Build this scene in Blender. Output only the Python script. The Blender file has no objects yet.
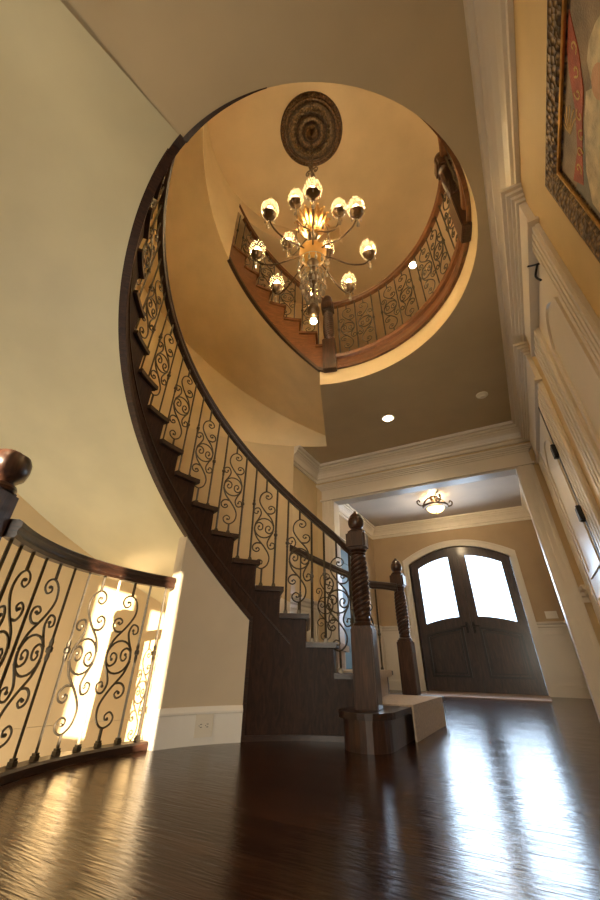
import bpy, bmesh, math, random
from mathutils import Vector, Matrix
random.seed(7)
S = bpy.context.scene
COL = S.collection
pi = math.pi
# ------------------------------------------------------------------ camera
cam = bpy.data.cameras.new('camera'); camo = bpy.data.objects.new('camera', cam); COL.objects.link(camo)
yaw, pitch, roll, FP, CY = -0.505568, 0.574277, 0.013994, 369.176, 422.63
f0 = Vector((math.sin(yaw), math.cos(yaw), 0)); r0 = Vector((math.cos(yaw), -math.sin(yaw), 0)); u0 = Vector((0, 0, 1))
fw = f0*math.cos(pitch) + u0*math.sin(pitch); up = -f0*math.sin(pitch) + u0*math.cos(pitch)
rt = r0*math.cos(roll) + up*math.sin(roll); up2 = -r0*math.sin(roll) + up*math.cos(roll)
M = Matrix((rt, up2, -fw)).transposed().to_4x4(); M.translation = (0, 0, 0.44)
camo.matrix_world = M
cam.sensor_fit = 'VERTICAL'; cam.sensor_height = 36; cam.lens = FP/900*36
cam.shift_y = -(450-CY)/900; cam.clip_start = .02
S.camera = camo
# ------------------------------------------------------------------ world, sun, exposure
S.view_settings.view_transform = 'Standard'; S.view_settings.look = 'None'
S.view_settings.gamma = 1; S.view_settings.use_curve_mapping = False
S.view_settings.exposure = 0.75
w = bpy.data.worlds.new('world'); S.world = w; w.use_nodes = True
bg = w.node_tree.nodes['Background']; bg.inputs[0].default_value = (.62, .80, 1, 1); bg.inputs[1].default_value = 3.2

def light(kind, name, loc, energy, color, size=.1, target=None, sy=None, spot=None, direction=None, spread=None):
    l = bpy.data.lights.new(name, kind); o = bpy.data.objects.new(name, l); COL.objects.link(o)
    o.location = loc; l.energy = energy; l.color = color
    if kind == 'AREA':
        l.shape = 'RECTANGLE'; l.size = size; l.size_y = sy or size
        if spread: l.spread = spread
    elif kind == 'SUN': l.angle = size
    else: l.shadow_soft_size = size
    if spot: l.spot_size = spot; l.spot_blend = .8
    d = Vector(direction) if direction else (Vector(target)-Vector(loc) if target else None)
    if d: o.rotation_euler = d.to_track_quat('-Z', 'Y').to_euler()
    return o
light('SUN', 'sun', (4, -8, 3), 18, (1, .80, .55), .004, direction=(-.6, .8, -.148))
WARM = (1, .71, .38); WARM2 = (1, .76, .46)
light('AREA', 'daylight_front_door', (-.98, 8.75, 1.6), 75, (.68, .84, 1), 1.7, direction=(0, -1, -.12), sy=1.8)
light('AREA', 'rear_fill', (.7, -4.8, 1.5), 140, (1, .92, .76), 3.6, direction=(-.25, 1, .1), sy=2.4)  # unseen fill lamp added to brighten the hall from behind the camera
light('AREA', 'rear_right_fill', (4.8, -3.2, 1.5), 130, (1, .92, .78), 2.4, direction=(-1, .5, .05), sy=2.2)  # second added fill, inside the closed right end of the rear room
light('AREA', 'lower_stairwell_fill', (-2.9, .9, -.95), 16, (1, .86, .60), 1.1, direction=(.1, .25, 1), sy=.7)  # made-up lamp below floor level, added to brighten the soffit and back wall
light('AREA', 'upper_hall_fill', (3.2, 4.5, 4.9), 25, (1, .80, .52), 1.6, direction=(-1, -.4, 0), sy=1.6)  # added warm fill for the upper hall, out of view

# ------------------------------------------------------------------ constants of the place
CX, CYY = -.88, 1.715
RI, RO = 1.265, 2.66
STEP, RISE = 9.24, .187
TH1 = 91.0
F2 = RISE*18
ZC = 3.0                      # hall ceiling
ZU = 6.05                     # upper ceiling
XR = .59                      # right wall
YF = 4.77                     # wall with the cased opening
def P(r, th, z=0.0):
    a = math.radians(th); return Vector((CX + r*math.cos(a), CYY + r*math.sin(a), z))
def BT(th):
    if th < 236: return .562 + .02024*(th-115) - .33
    return 2.681 + (ZC-2.681)*(1-(1-min(1, (th-236)/25.5))**1.4)
def RT(th): return .562 + .02024*(th-115) + .963
def BT2(th): return 3.20 + .0247*(th-112)

# ------------------------------------------------------------------ materials
MATS = {}
def nm(name):
    m = bpy.data.materials.new(name); m.use_nodes = True
    nt = m.node_tree; b = nt.nodes['Principled BSDF']; return m, nt, b
def N(nt, t, **kw):
    n = nt.nodes.new(t)
    for k, v in kw.items():
        if hasattr(n, k): setattr(n, k, v)
        else: n.inputs[k].default_value = v
    return n
def ramp(nt, fac, stops):
    r = nt.nodes.new('ShaderNodeValToRGB'); nt.links.new(fac, r.inputs[0])
    e = r.color_ramp.elements
    e[0].position, e[0].color = stops[0][0], (*stops[0][1], 1)
    e[1].position, e[1].color = stops[-1][0], (*stops[-1][1], 1)
    for p, c in stops[1:-1]:
        x = e.new(p); x.color = (*c, 1)
    return r.outputs[0]
def paint(name, c, rough=.55, var=.04, bump=.02, scale=3):
    m, nt, b = nm(name)
    tc = N(nt, 'ShaderNodeTexCoord'); n = N(nt, 'ShaderNodeTexNoise'); n.inputs['Scale'].default_value = scale; n.inputs['Detail'].default_value = 5
    nt.links.new(tc.outputs['Object'], n.inputs['Vector'])
    lo = tuple(x*(1-var) for x in c); hi = tuple(min(1, x*(1+var)) for x in c)
    nt.links.new(ramp(nt, n.outputs['Fac'], [(.35, lo), (.65, hi)]), b.inputs['Base Color'])
    b.inputs['Roughness'].default_value = rough
    n2 = N(nt, 'ShaderNodeTexNoise'); n2.inputs['Scale'].default_value = 160
    nt.links.new(tc.outputs['Object'], n2.inputs['Vector'])
    bu = N(nt, 'ShaderNodeBump'); bu.inputs['Strength'].default_value = bump; bu.inputs['Distance'].default_value = .01
    nt.links.new(n2.outputs['Fac'], bu.inputs['Height']); nt.links.new(bu.outputs[0], b.inputs['Normal'])
    MATS[name] = m; return m
def wood(name, c1, c2, rough=.3, scale=(3, 3, 30), rot=(0, 0, 0), dist=2.0, coat=.3):
    m, nt, b = nm(name)
    tc = N(nt, 'ShaderNodeTexCoord'); mp = N(nt, 'ShaderNodeMapping')
    mp.inputs['Scale'].default_value = scale; mp.inputs['Rotation'].default_value = rot
    nt.links.new(tc.outputs['Object'], mp.inputs['Vector'])
    n = N(nt, 'ShaderNodeTexNoise'); n.inputs['Scale'].default_value = 1.6; n.inputs['Detail'].default_value = 6; n.inputs['Distortion'].default_value = dist
    nt.links.new(mp.outputs[0], n.inputs['Vector'])
    nt.links.new(ramp(nt, n.outputs['Fac'], [(.3, c1), (.52, tuple((a+b_)/2 for a, b_ in zip(c1, c2))), (.7, c2)]), b.inputs['Base Color'])
    b.inputs['Roughness'].default_value = rough
    b.inputs['Coat Weight'].default_value = coat; b.inputs['Coat Roughness'].default_value = .15
    bu = N(nt, 'ShaderNodeBump'); bu.inputs['Strength'].default_value = .12; bu.inputs['Distance'].default_value = .004
    nt.links.new(n.outputs['Fac'], bu.inputs['Height']); nt.links.new(bu.outputs[0], b.inputs['Normal'])
    MATS[name] = m; return m
def metal(name, c, rough=.4, met=.9):
    m, nt, b = nm(name); tc = N(nt, 'ShaderNodeTexCoord')
    n = N(nt, 'ShaderNodeTexNoise'); n.inputs['Scale'].default_value = 60
    nt.links.new(tc.outputs['Object'], n.inputs['Vector'])
    nt.links.new(ramp(nt, n.outputs['Fac'], [(.3, tuple(x*.7 for x in c)), (.7, c)]), b.inputs['Base Color'])
    b.inputs['Metallic'].default_value = met; b.inputs['Roughness'].default_value = rough
    MATS[name] = m; return m
def emit(name, c, s):
    m, nt, b = nm(name); b.inputs['Base Color'].default_value = (*c, 1)
    b.inputs['Emission Color'].default_value = (*c, 1); b.inputs['Emission Strength'].default_value = s
    MATS[name] = m; return m
def glass(name, tint, gl=.12, rough=.02):
    m = bpy.data.materials.new(name); m.use_nodes = True; nt = m.node_tree; nt.nodes.clear()
    o = N(nt, 'ShaderNodeOutputMaterial'); t = N(nt, 'ShaderNodeBsdfTransparent'); g = N(nt, 'ShaderNodeBsdfGlossy'); mx = N(nt, 'ShaderNodeMixShader')
    t.inputs[0].default_value = (*tint, 1); g.inputs['Roughness'].default_value = rough
    lw = N(nt, 'ShaderNodeLayerWeight'); lw.inputs['Blend'].default_value = gl
    nt.links.new(lw.outputs['Fresnel'], mx.inputs[0]); nt.links.new(t.outputs[0], mx.inputs[1]); nt.links.new(g.outputs[0], mx.inputs[2]); nt.links.new(mx.outputs[0], o.inputs[0])
    MATS[name] = m; return m
WALL = paint('wall_paint', (.66, .50, .28), .5)
GOLD = paint('gold_wall_paint', (.78, .60, .34), .27, .05)
RWALL = paint('ochre_wall_paint', (.62, .44, .20), .45, .06)
SOFF = paint('soffit_paint', (.60, .54, .35), .34)
CEIL = paint('ceiling_paint', (.53, .425, .265), .5)
UCEIL = paint('upper_ceiling_paint', (.72, .54, .31), .6, .08, scale=1.5)
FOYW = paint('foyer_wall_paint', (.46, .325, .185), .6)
UNDER = paint('under_stair_paint', (.60, .50, .36), .6)
TRIM = paint('white_trim_paint', (.78, .69, .56), .35, .02, .005)
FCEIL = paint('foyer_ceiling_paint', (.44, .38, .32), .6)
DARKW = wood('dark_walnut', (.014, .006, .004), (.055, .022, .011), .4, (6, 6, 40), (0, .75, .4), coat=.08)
STRW = wood('stringer_walnut', (.015, .006, .003), (.048, .019, .009), .5, (14, 14, 4), (.0, .9, .0), coat=0)
STRW.node_tree.nodes['Principled BSDF'].inputs['Specular IOR Level'].default_value = .25
NEWW = wood('newel_walnut', (.024, .010, .006), (.085, .036, .020), .32, (30, 30, 3), (0, 0, 0), 1.2, .25)
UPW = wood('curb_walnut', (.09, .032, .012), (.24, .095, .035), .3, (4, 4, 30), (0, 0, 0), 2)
DOORW = wood('door_walnut', (.018, .009, .0075), (.065, .030, .022), .36, (20, 20, 3), (0, 0, 0), 1, .4)
IRON = metal('bronzed_iron', (.13, .105, .072), .4, .7)
BRASS = metal('aged_bronze', (.15, .095, .05), .4, .8)
BLACK = metal('black_iron', (.02, .018, .016), .5, .6)
CARPET = paint('beige_carpet', (.62, .50, .38), .95, .12, .8, 60)
BLACKW = wood('door_moulding_walnut', (.006, .003, .003), (.020, .010, .008), .3, (20, 20, 3))
MATT = wood('threshold_oak', (.36, .23, .16), (.50, .35, .26), .5, (3, 20, 3))
DAYBLUE = paint('blue_daylight_tint', (.16, .24, .27), .5)  # bluish daylight of the room beyond, put into the leaf colour
BASEM = paint('white_baseboard_paint', (.86, .83, .76), .35, .02, .005)
PLATE = paint('plate_plastic', (.82, .76, .64), .4, .01, 0)
SLOT = paint('slot_dark', (.05, .04, .035), .5, .01, 0)
BULB = emit('warm_bulb', (1, .80, .46), 60)
LENS = emit('downlight_lens', (1, .82, .55), 30)
BOWLG = emit('lamp_bowl_glass', (1, .72, .28), 2.6)
AMBER = emit('amber_bowl', (.30, .13, .015), .4)
GLOBE = glass('clear_globe_glass', (1, .95, .85), .16)
m = MATS['clear_globe_glass']; nt_ = m.node_tree; tl = N(nt_, 'ShaderNodeBsdfTranslucent'); tl.inputs[0].default_value = (1, .85, .6, 1)
mo = [x for x in nt_.nodes if x.type == 'OUTPUT_MATERIAL'][0]; pv = mo.inputs[0].links[0].from_socket; m2 = N(nt_, 'ShaderNodeMixShader'); m2.inputs[0].default_value = .07
nt_.links.new(pv, m2.inputs[1]); nt_.links.new(tl.outputs[0], m2.inputs[2]); nt_.links.new(m2.outputs[0], mo.inputs[0])
PANE = glass('door_glass', (.97, .98, 1), .1)
CRYS = glass('crystal_glass', (1, .90, .72), .75, .12)
m = CRYS; nt_ = m.node_tree; tl = N(nt_, 'ShaderNodeBsdfTranslucent'); tl.inputs[0].default_value = (1, .9, .75, 1)
mo = [x for x in nt_.nodes if x.type == 'OUTPUT_MATERIAL'][0]; pv = mo.inputs[0].links[0].from_socket; m2 = N(nt_, 'ShaderNodeMixShader'); m2.inputs[0].default_value = .3
nt_.links.new(pv, m2.inputs[1]); nt_.links.new(tl.outputs[0], m2.inputs[2]); nt_.links.new(m2.outputs[0], mo.inputs[0])
GILT = metal('gilt_bronze', (.62, .36, .12), .3, .9)
# floor: planks running across, glossy dark finish
m, nt, b = nm('dark_oak_floor')
tc = N(nt, 'ShaderNodeTexCoord'); br = N(nt, 'ShaderNodeTexBrick')
br.inputs['Scale'].default_value = 1; br.inputs['Brick Width'].default_value = 1.5; br.inputs['Row Height'].default_value = .082; br.inputs['Mortar Size'].default_value = .0012
br.inputs['Color1'].default_value = (.026, .009, .0045, 1); br.inputs['Color2'].default_value = (.052, .019, .009, 1); br.inputs['Mortar'].default_value = (.01, .004, .002, 1)
mp0 = N(nt, 'ShaderNodeMapping'); mp0.inputs['Rotation'].default_value = (0, 0, 0)
nt.links.new(tc.outputs['Object'], mp0.inputs['Vector']); nt.links.new(mp0.outputs[0], br.inputs['Vector'])
mp = N(nt, 'ShaderNodeMapping'); mp.inputs['Scale'].default_value = (1.2, 14, 1); nt.links.new(tc.outputs['Object'], mp.inputs['Vector'])
n = N(nt, 'ShaderNodeTexNoise'); n.inputs['Scale'].default_value = 2.5; n.inputs['Detail'].default_value = 6; n.inputs['Distortion'].default_value = 2.5; nt.links.new(mp.outputs[0], n.inputs['Vector'])
mx = N(nt, 'ShaderNodeMixRGB'); mx.blend_type = 'MULTIPLY'; mx.inputs[0].default_value = .8
nt.links.new(br.outputs['Color'], mx.inputs[1]); nt.links.new(ramp(nt, n.outputs['Fac'], [(.3, (.35, .33, .3)), (.52, (1, 1, 1)), (.7, (2.0, 1.8, 1.6))]), mx.inputs[2]); nt.links.new(mx.outputs[0], b.inputs['Base Color'])
b.inputs['Roughness'].default_value = .2
nt.links.new(ramp(nt, n.outputs['Fac'], [(.3, (.22,)*3), (.7, (.12,)*3)]), b.inputs['Roughness'])
bu = N(nt, 'ShaderNodeBump'); bu.inputs['Strength'].default_value = .35; bu.inputs['Distance'].default_value = .004; nt.links.new(n.outputs['Fac'], bu.inputs['Height']); nt.links.new(bu.outputs[0], b.inputs['Normal'])
FLOORM = m
# concentric medallion
m, nt, b = nm('medallion_bronze')
tc = N(nt, 'ShaderNodeTexCoord'); vo = N(nt, 'ShaderNodeTexVoronoi'); vo.inputs['Scale'].default_value = 42
nt.links.new(tc.outputs['Object'], vo.inputs['Vector'])
vm = N(nt, 'ShaderNodeVectorMath', operation='DISTANCE'); nt.links.new(tc.outputs['Object'], vm.inputs[0]); vm.inputs[1].default_value = (-.845, 1.715, 6.0)
rg = N(nt, 'ShaderNodeMath', operation='MULTIPLY'); nt.links.new(vm.outputs['Value'], rg.inputs[0]); rg.inputs[1].default_value = 2.4
base_ = ramp(nt, rg.outputs[0], [(.0, (.03, .015, .008)), (.14, (.22, .12, .05)), (.24, (.05, .025, .012)), (.34, (.20, .12, .055)), (.46, (.04, .02, .01)), (.56, (.26, .17, .08)), (.72, (.07, .04, .018)), (.82, (.22, .12, .05)), (.95, (.10, .05, .02))])
mx = N(nt, 'ShaderNodeMixRGB'); mx.blend_type = 'MULTIPLY'; mx.inputs[0].default_value = .7
nt.links.new(base_, mx.inputs[1]); nt.links.new(ramp(nt, vo.outputs['Distance'], [(.1, (1.6, 1.5, 1.4)), (.7, (.3, .3, .3))]), mx.inputs[2]); nt.links.new(mx.outputs[0], b.inputs['Base Color'])
b.inputs['Roughness'].default_value = .4; b.inputs['Metallic'].default_value = .15
bu = N(nt, 'ShaderNodeBump'); bu.inputs['Strength'].default_value = .7; bu.inputs['Distance'].default_value = .01; nt.links.new(vo.outputs['Distance'], bu.inputs['Height']); nt.links.new(bu.outputs[0], b.inputs['Normal'])
MEDAL = m
# ornate picture frame
m, nt, b = nm('carved_gilt_frame')
tc = N(nt, 'ShaderNodeTexCoord'); wv = N(nt, 'ShaderNodeTexVoronoi'); wv.inputs['Scale'].default_value = 55
nt.links.new(tc.outputs['Object'], wv.inputs['Vector'])
nt.links.new(ramp(nt, wv.outputs['Distance'], [(.15, (.30, .20, .09)), (.5, (.10, .06, .03)), (.8, (.035, .02, .012))]), b.inputs['Base Color'])
b.inputs['Roughness'].default_value = .4; b.inputs['Metallic'].default_value = .5
bu = N(nt, 'ShaderNodeBump'); bu.inputs['Strength'].default_value = 1; bu.inputs['Distance'].default_value = .01; nt.links.new(wv.outputs['Distance'], bu.inputs['Height']); nt.links.new(bu.outputs[0], b.inputs['Normal'])
FRAMEM = m
CANVAS = paint('canvas_brown', (.24, .17, .11), .6, .35, .3, 9)
PRED = paint('canvas_red', (.36, .06, .025), .6, .2, .3, 20)
PCREAM = paint('canvas_cream', (.55, .46, .30), .6, .25, .3, 20)
PFLESH = paint('canvas_pink', (.58, .33, .20), .6, .1, .3, 10)
PGOLD = paint('canvas_ochre', (.55, .34, .10), .6, .1, .3, 20)
PGREY = paint('canvas_grey', (.20, .19, .17), .6, .25, .3, 12)

# ------------------------------------------------------------------ geometry helpers
def nb(): return bmesh.new()
def box(bm, a, b_, rz=0, c=None, bev=0):
    x0, y0, z0 = a; x1, y1, z1 = b_
    vs = [bm.verts.new(v) for v in ((x0,y0,z0),(x1,y0,z0),(x1,y1,z0),(x0,y1,z0),(x0,y0,z1),(x1,y0,z1),(x1,y1,z1),(x0,y1,z1))]
    fs = [bm.faces.new([vs[i] for i in f]) for f in ((3,2,1,0),(4,5,6,7),(0,1,5,4),(1,2,6,5),(2,3,7,6),(3,0,4,7))]
    if rz:
        bmesh.ops.rotate(bm, verts=vs, cent=c or ((x0+x1)/2, (y0+y1)/2, 0), matrix=Matrix.Rotation(rz, 3, 'Z'))
    if bev:
        es = list({e for f in fs for e in f.edges})
        bmesh.ops.bevel(bm, geom=es, offset=bev, segments=2, affect='EDGES')
    return vs
def prism(bm, pts, z0, z1):
    lo = [bm.verts.new((p[0], p[1], z0)) for p in pts]; hi = [bm.verts.new((p[0], p[1], z1)) for p in pts]
    n = len(pts); bm.faces.new(lo[::-1]); bm.faces.new(hi)
    for i in range(n): bm.faces.new((lo[i], lo[(i+1)%n], hi[(i+1)%n], hi[i]))
def prism_yz(bm, pts, x0, x1):
    lo = [bm.verts.new((x0, p[0], p[1])) for p in pts]; hi = [bm.verts.new((x1, p[0], p[1])) for p in pts]
    n = len(pts); bm.faces.new(lo); bm.faces.new(hi[::-1])
    for i in range(n): bm.faces.new((lo[i], hi[i], hi[(i+1)%n], lo[(i+1)%n]))
def prism_xz(bm, pts, y0, y1):
    lo = [bm.verts.new((p[0], y0, p[1])) for p in pts]; hi = [bm.verts.new((p[0], y1, p[1])) for p in pts]
    n = len(pts); bm.faces.new(lo); bm.faces.new(hi[::-1])
    for i in range(n): bm.faces.new((lo[i], hi[i], hi[(i+1)%n], lo[(i+1)%n]))
def loft(bm, rings, closed=True, caps=True):
    R = [[bm.verts.new(v) for v in r] for r in rings]; n = len(R[0])
    for a, b_ in zip(R, R[1:]):
        for i in range(n if closed else n-1):
            j = (i+1) % n; bm.faces.new((a[i], a[j], b_[j], b_[i]))
    if caps and closed: bm.faces.new(R[0][::-1]); bm.faces.new(R[-1])
def lathe(bm, prof, c=(0,0,0), seg=20, caps=False):
    rings = [[(c[0]+max(r,.0004)*math.cos(2*pi*i/seg), c[1]+max(r,.0004)*math.sin(2*pi*i/seg), c[2]+z) for i in range(seg)] for r, z in prof]
    loft(bm, rings, True, caps or (prof[0][0] < .01 or prof[-1][0] < .01) or True)
def sphere(bm, c, r, seg=10, sz=1):
    lathe(bm, [(r*math.sin(pi*i/(seg//2+1)), -r*sz*math.cos(pi*i/(seg//2+1))) for i in range(seg//2+2)], c, seg)
def tube(bm, pts, r, seg=6, closed=False):
    pts = [Vector(p) for p in pts]; n = len(pts); rings = []
    prev = None
    for i, p in enumerate(pts):
        if closed: t = pts[(i+1) % n]-pts[i-1]
        else: t = pts[min(i+1, n-1)]-pts[max(i-1, 0)]
        t.normalize()
        if prev is None:
            a = Vector((0, 1, 0)) if abs(t.y) < .9 else Vector((1, 0, 0)); u = (a - t*a.dot(t)).normalized()
        else: u = (prev - t*prev.dot(t)).normalized()
        prev = u; v = t.cross(u)
        rr = r[i] if isinstance(r, (list, tuple)) else r
        rings.append([p + (u*math.cos(2*pi*k/seg)+v*math.sin(2*pi*k/seg))*rr for k in range(seg)])
    if closed:
        rings.append(rings[0]); loft(bm, rings, True, False)
    else: loft(bm, rings)
def cat(pts, sub=4):
    out = []; n = len(pts)
    for i in range(n-1):
        p0, p1, p2, p3 = [Vector(pts[min(max(j, 0), n-1)]) for j in (i-1, i, i+1, i+2)]
        for k in range(sub):
            t = k/sub
            out.append(.5*((2*p1)+(p2-p0)*t+(2*p0-5*p1+4*p2-p3)*t*t+(3*p1-p0-3*p2+p3)*t**3))
    out.append(Vector(pts[-1])); return out
def sweep(bm, path, prof, closed=False, side=1):
    """profile (out, z) swept along a path, out is to the right of travel times side"""
    path = [Vector(p) for p in path]; n = len(path); rings = []
    for i, p in enumerate(path):
        d0 = (path[i]-path[i-1]) if (i > 0 or closed) else None
        d1 = (path[(i+1) % n]-path[i]) if (i < n-1 or closed) else None
        if d0 is None: d0 = d1
        if d1 is None: d1 = d0
        a = Vector((d0.y, -d0.x, 0)).normalized(); c = Vector((d1.y, -d1.x, 0)).normalized()
        s = (a+c).normalized(); s = s/max(.3, s.dot(a))*side
        rings.append([p + s*u + Vector((0, 0, v)) for u, v in prof])
    if closed: rings.append(rings[0])
    loft(bm, rings, True, not closed)
def arc(r, t0, t1, z=0, step=3.0):
    n = max(2, int(abs(t1-t0)/step)+1)
    return [P(r, t0+(t1-t0)*i/(n-1), z(t0+(t1-t0)*i/(n-1)) if callable(z) else z) for i in range(n)]
def curved_wall(bm, r0_, r1_, t0, t1, z0, z1, step=3.0):
    n = max(2, int(abs(t1-t0)/step)+2); rings = []
    for i in range(n):
        t = t0+(t1-t0)*i/(n-1)
        a = z0(t) if callable(z0) else z0; c = z1(t) if callable(z1) else z1
        rings.append([P(r0_, t, a), P(r1_, t, a), P(r1_, t, c), P(r0_, t, c)])
    loft(bm, rings)
def fill(bm, loops, z):
    es = []
    for L in loops:
        vs = [bm.verts.new((p[0], p[1], z)) for p in L]
        es += [bm.edges.new((vs[i], vs[(i+1) % len(vs)])) for i in range(len(vs))]
    bmesh.ops.triangle_fill(bm, use_beauty=True, use_dissolve=False, edges=es)
def mesh(name, bm, mat, smooth=False):
    bmesh.ops.recalc_face_normals(bm, faces=bm.faces[:])
    me = bpy.data.meshes.new(name); bm.to_mesh(me); bm.free()
    me.materials.append(mat)
    if smooth:
        for p in me.polygons: p.use_smooth = True
        try: me.set_sharp_from_angle(angle=math.radians(40))
        except Exception: pass
    return me
def obj(name, bm, mat, parent=None, smooth=False):
    me = bm if isinstance(bm, bpy.types.Mesh) else mesh(name, bm, mat, smooth)
    o = bpy.data.objects.new(name, me); COL.objects.link(o)
    if parent: child(o, parent)
    return o
def child(o, parent):
    o.parent = parent; L = Vector(parent.location); q = parent
    while q.parent: q = q.parent; 
    o.matrix_parent_inverse = Matrix.Translation(-Vector(parent.get('_base', parent.location)))
def tag(o, label, cat_, group=None):
    o['label'] = label; o['category'] = cat_
    if group: o['group'] = group
    return o
def thing(name, label, cat_, loc, group=None):
    o = bpy.data.objects.new(name, None); COL.objects.link(o); o.location = loc; o.empty_display_size = .1
    return tag(o, label, cat_, group)
def struct(name, bm, mat, smooth=False):
    o = obj(name, bm, mat, None, smooth); o['kind'] = 'structure'; return o
def sub(name, bm, mat, part, smooth=False, label=None):
    """sub-part of a part whose own origin is the world origin"""
    o = obj(name, bm, mat, None, smooth); o.parent = part
    if label: o['label'] = label
    return o
def part(name, bm, mat, parent, smooth=False, label=None):
    o = obj(name, bm, mat, parent, smooth)
    if label: o['label'] = label
    return o

# ------------------------------------------------------------------ floor
bm = nb()
hole = [p for p in arc(1.36, 142, 250)] + [p for p in arc(RO, 250, 142)]
outer = [(-5, -5), (5, -5), (5, 9.2), (-5, 9.2)]
fill(bm, [outer, [(p.x, p.y) for p in hole]], 0)
bmesh.ops.recalc_face_normals(bm, faces=bm.faces[:])
struct('floor', bm, FLOORM)
bm = nb(); prism(bm, [(p.x, p.y) for p in arc(1.38, 142, 250)] + [(p.x, p.y) for p in arc(RO, 250, 142)], -1.55, -1.5)
struct('floor_basement', bm, FLOORM)
bm = nb(); curved_wall(bm, 1.30, 1.36, 142, 250, -1.5, -.002)
curved_wall(bm, RO, RO+.1, 142, 250, -1.5, -.002); struct('wall_basement', bm, WALL)
# ------------------------------------------------------------------ ceilings and slabs
HO = [P(1.27, t) for t in range(261, 472, 3)] + [P(1.27, 472)]
HB = [P(RO, t) for t in range(472, 613, 3)]  # 112..252
loop = [(p.x, p.y) for p in HO] + [(p.x, p.y) for p in [P(RO, 112+i*149/47) for i in range(48)]]
bm = nb(); fill(bm, [[(-5, -5), (5, -5), (5, YF), (-5, YF)], loop], ZC); struct('ceiling', bm, CEIL)
bm = nb(); fill(bm, [[(-5, -5), (5, -5), (5, 9.2), (-5, 9.2)], loop], F2); struct('floor_upper', bm, CARPET)
bm = nb(); box(bm, (-5, -5, ZU), (5, 9.2, ZU+.05)); struct('ceiling_upper', bm, UCEIL)
bm = nb(); box(bm, (-2.9, YF+.14, 3.15), (.75, 8.75, 3.2)); struct('ceiling_foyer', bm, FCEIL)
# gold drywall rim of the round opening and wooden kerb on it
bm = nb(); curved_wall(bm, 1.27, 1.33, 255-360, 112, ZC+.003, 3.19); struct('trim_1', bm, GOLD, True)
bm = nb()
prof = [(0, 0), (-.045, 0), (-.045, .025), (-.03, .04), (-.03, .075), (-.018, .09), (-.018, .15), (-.04, .17), (-.045, .215), (.06, .215), (.06, 0)]
sweep(bm, arc(1.285, -105, 108, 3.19, 2.5), prof, side=-1 if False else 1)
kerb = struct('trim_2', bm, UPW, True)
bm = nb(); box(bm, (0, -.06, 3.0), (1.39, 0, F2))
for v in bm.verts:
    r_, o_ = v.co.x+1.27, v.co.y; q = P(r_, 255+math.degrees(0), v.co.z); v.co = q
bm.free()
bm = nb(); rings = []
for i in range(15):
    t = 261.9+i*1.8; ra = 1.243+.026*i/14
    rings.append([P(ra, t, ZC-.012*(1-i/14)), P(1.274, t, ZC-.012*(1-i/14)), P(1.274, t, ZC+.02), P(ra, t, ZC+.02)])
loft(bm, rings); struct('trim_22', bm, DARKW)
# ------------------------------------------------------------------ walls
bm = nb()
curved_wall(bm, RO, RO+.14, 122, 262, 0, ZC); struct('wall_stair_outer', bm, WALL, True)
bm = nb(); curved_wall(bm, RO, RO+.14, 108, 262, ZC+.002, ZU); struct('wall_stair_upper', bm, GOLD, True)
bm = nb(); box(bm, (-2.47, P(RO, 122).y-.02, 0), (-2.33, YF, ZC)); struct('wall_alcove', bm, GOLD)
pe = P(RO, 262)
bm = nb(); box(bm, (-5, pe.y-.14, 0), (pe.x, pe.y, ZC)); struct('wall_left', bm, WALL)
bm = nb(); box(bm, (-5.1, -5, 0), (-5, pe.y, ZC)); struct('wall_far_left', bm, WALL)
# unseen rear wall, its glazed slots placed to shape the sun patches
bm = nb()
def wall_y(bm, y0, y1, x0, x1, z0, z1, holes):
    """wall in the xz plane with rectangular holes (x0,x1,z0,z1), sorted, non overlapping in x"""
    x = x0
    for a, b_, c, d in sorted(holes):
        if a > x: box(bm, (x, y0, z0), (a, y1, z1))
        if c > z0: box(bm, (a, y0, z0), (b_, y1, c))
        if d < z1: box(bm, (a, y0, d), (b_, y1, z1))
        x = b_
    if x < x1: box(bm, (x, y0, z0), (x1, y1, z1))
SUN_SLOTS = [(1.35, 1.62, 1.75, 2.32), (2.10, 2.50, 1.30, 2.40), (2.66, 2.86, 1.30, 2.32), (3.10, 3.25, 1.30, 2.28)]
wall_y(bm, -5.06, -5, -5, 5, 0, ZC, SUN_SLOTS); struct('wall_rear', bm, WALL)
for i, (a, b_, c, d) in enumerate(SUN_SLOTS):
    bm = nb(); box(bm, (a, -5.045, c), (b_, -5.04, d)); struct('window_%d' % (i+1), bm, PANE)
bm = nb(); box(bm, (XR, -1.34, 0), (5, -1.2, ZC)); struct('wall_rear_right', bm, WALL)
bm = nb(); box(bm, (5, -5, 0), (5.1, -1.2, ZC)); struct('wall_far_right', bm, WALL)
# upper hall shell
bm = nb(); box(bm, (-5, 7.2, F2), (5, 7.3, ZU)); struct('wall_upper_front', bm, UCEIL)
bm = nb(); box(bm, (4, -5, F2), (4.1, 7.3, ZU)); struct('wall_upper_right', bm, UCEIL)
bm = nb(); box(bm, (-5, -5, F2), (5, -4.9, ZU)); struct('wall_upper_rear', bm, UCEIL)
bm = nb(); box(bm, (-5, -5, F2), (-4.9, 7.3, ZU)); struct('wall_upper_left', bm, UCEIL)
# inner wall of the upper flight (full height) and the header over its open part
bm = nb()
curved_wall(bm, RI, RI+.12, 169, 255, lambda t: BT2(t)-.0, ZU-.002, 2.5)
struct('wall_inner_drum', bm, GOLD, True)
bm = nb(); curved_wall(bm, RI, RI+.12, 96, 169, 5.72, ZU-.002, 2.5); struct('wall_drum_header', bm, UCEIL, True)
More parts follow.
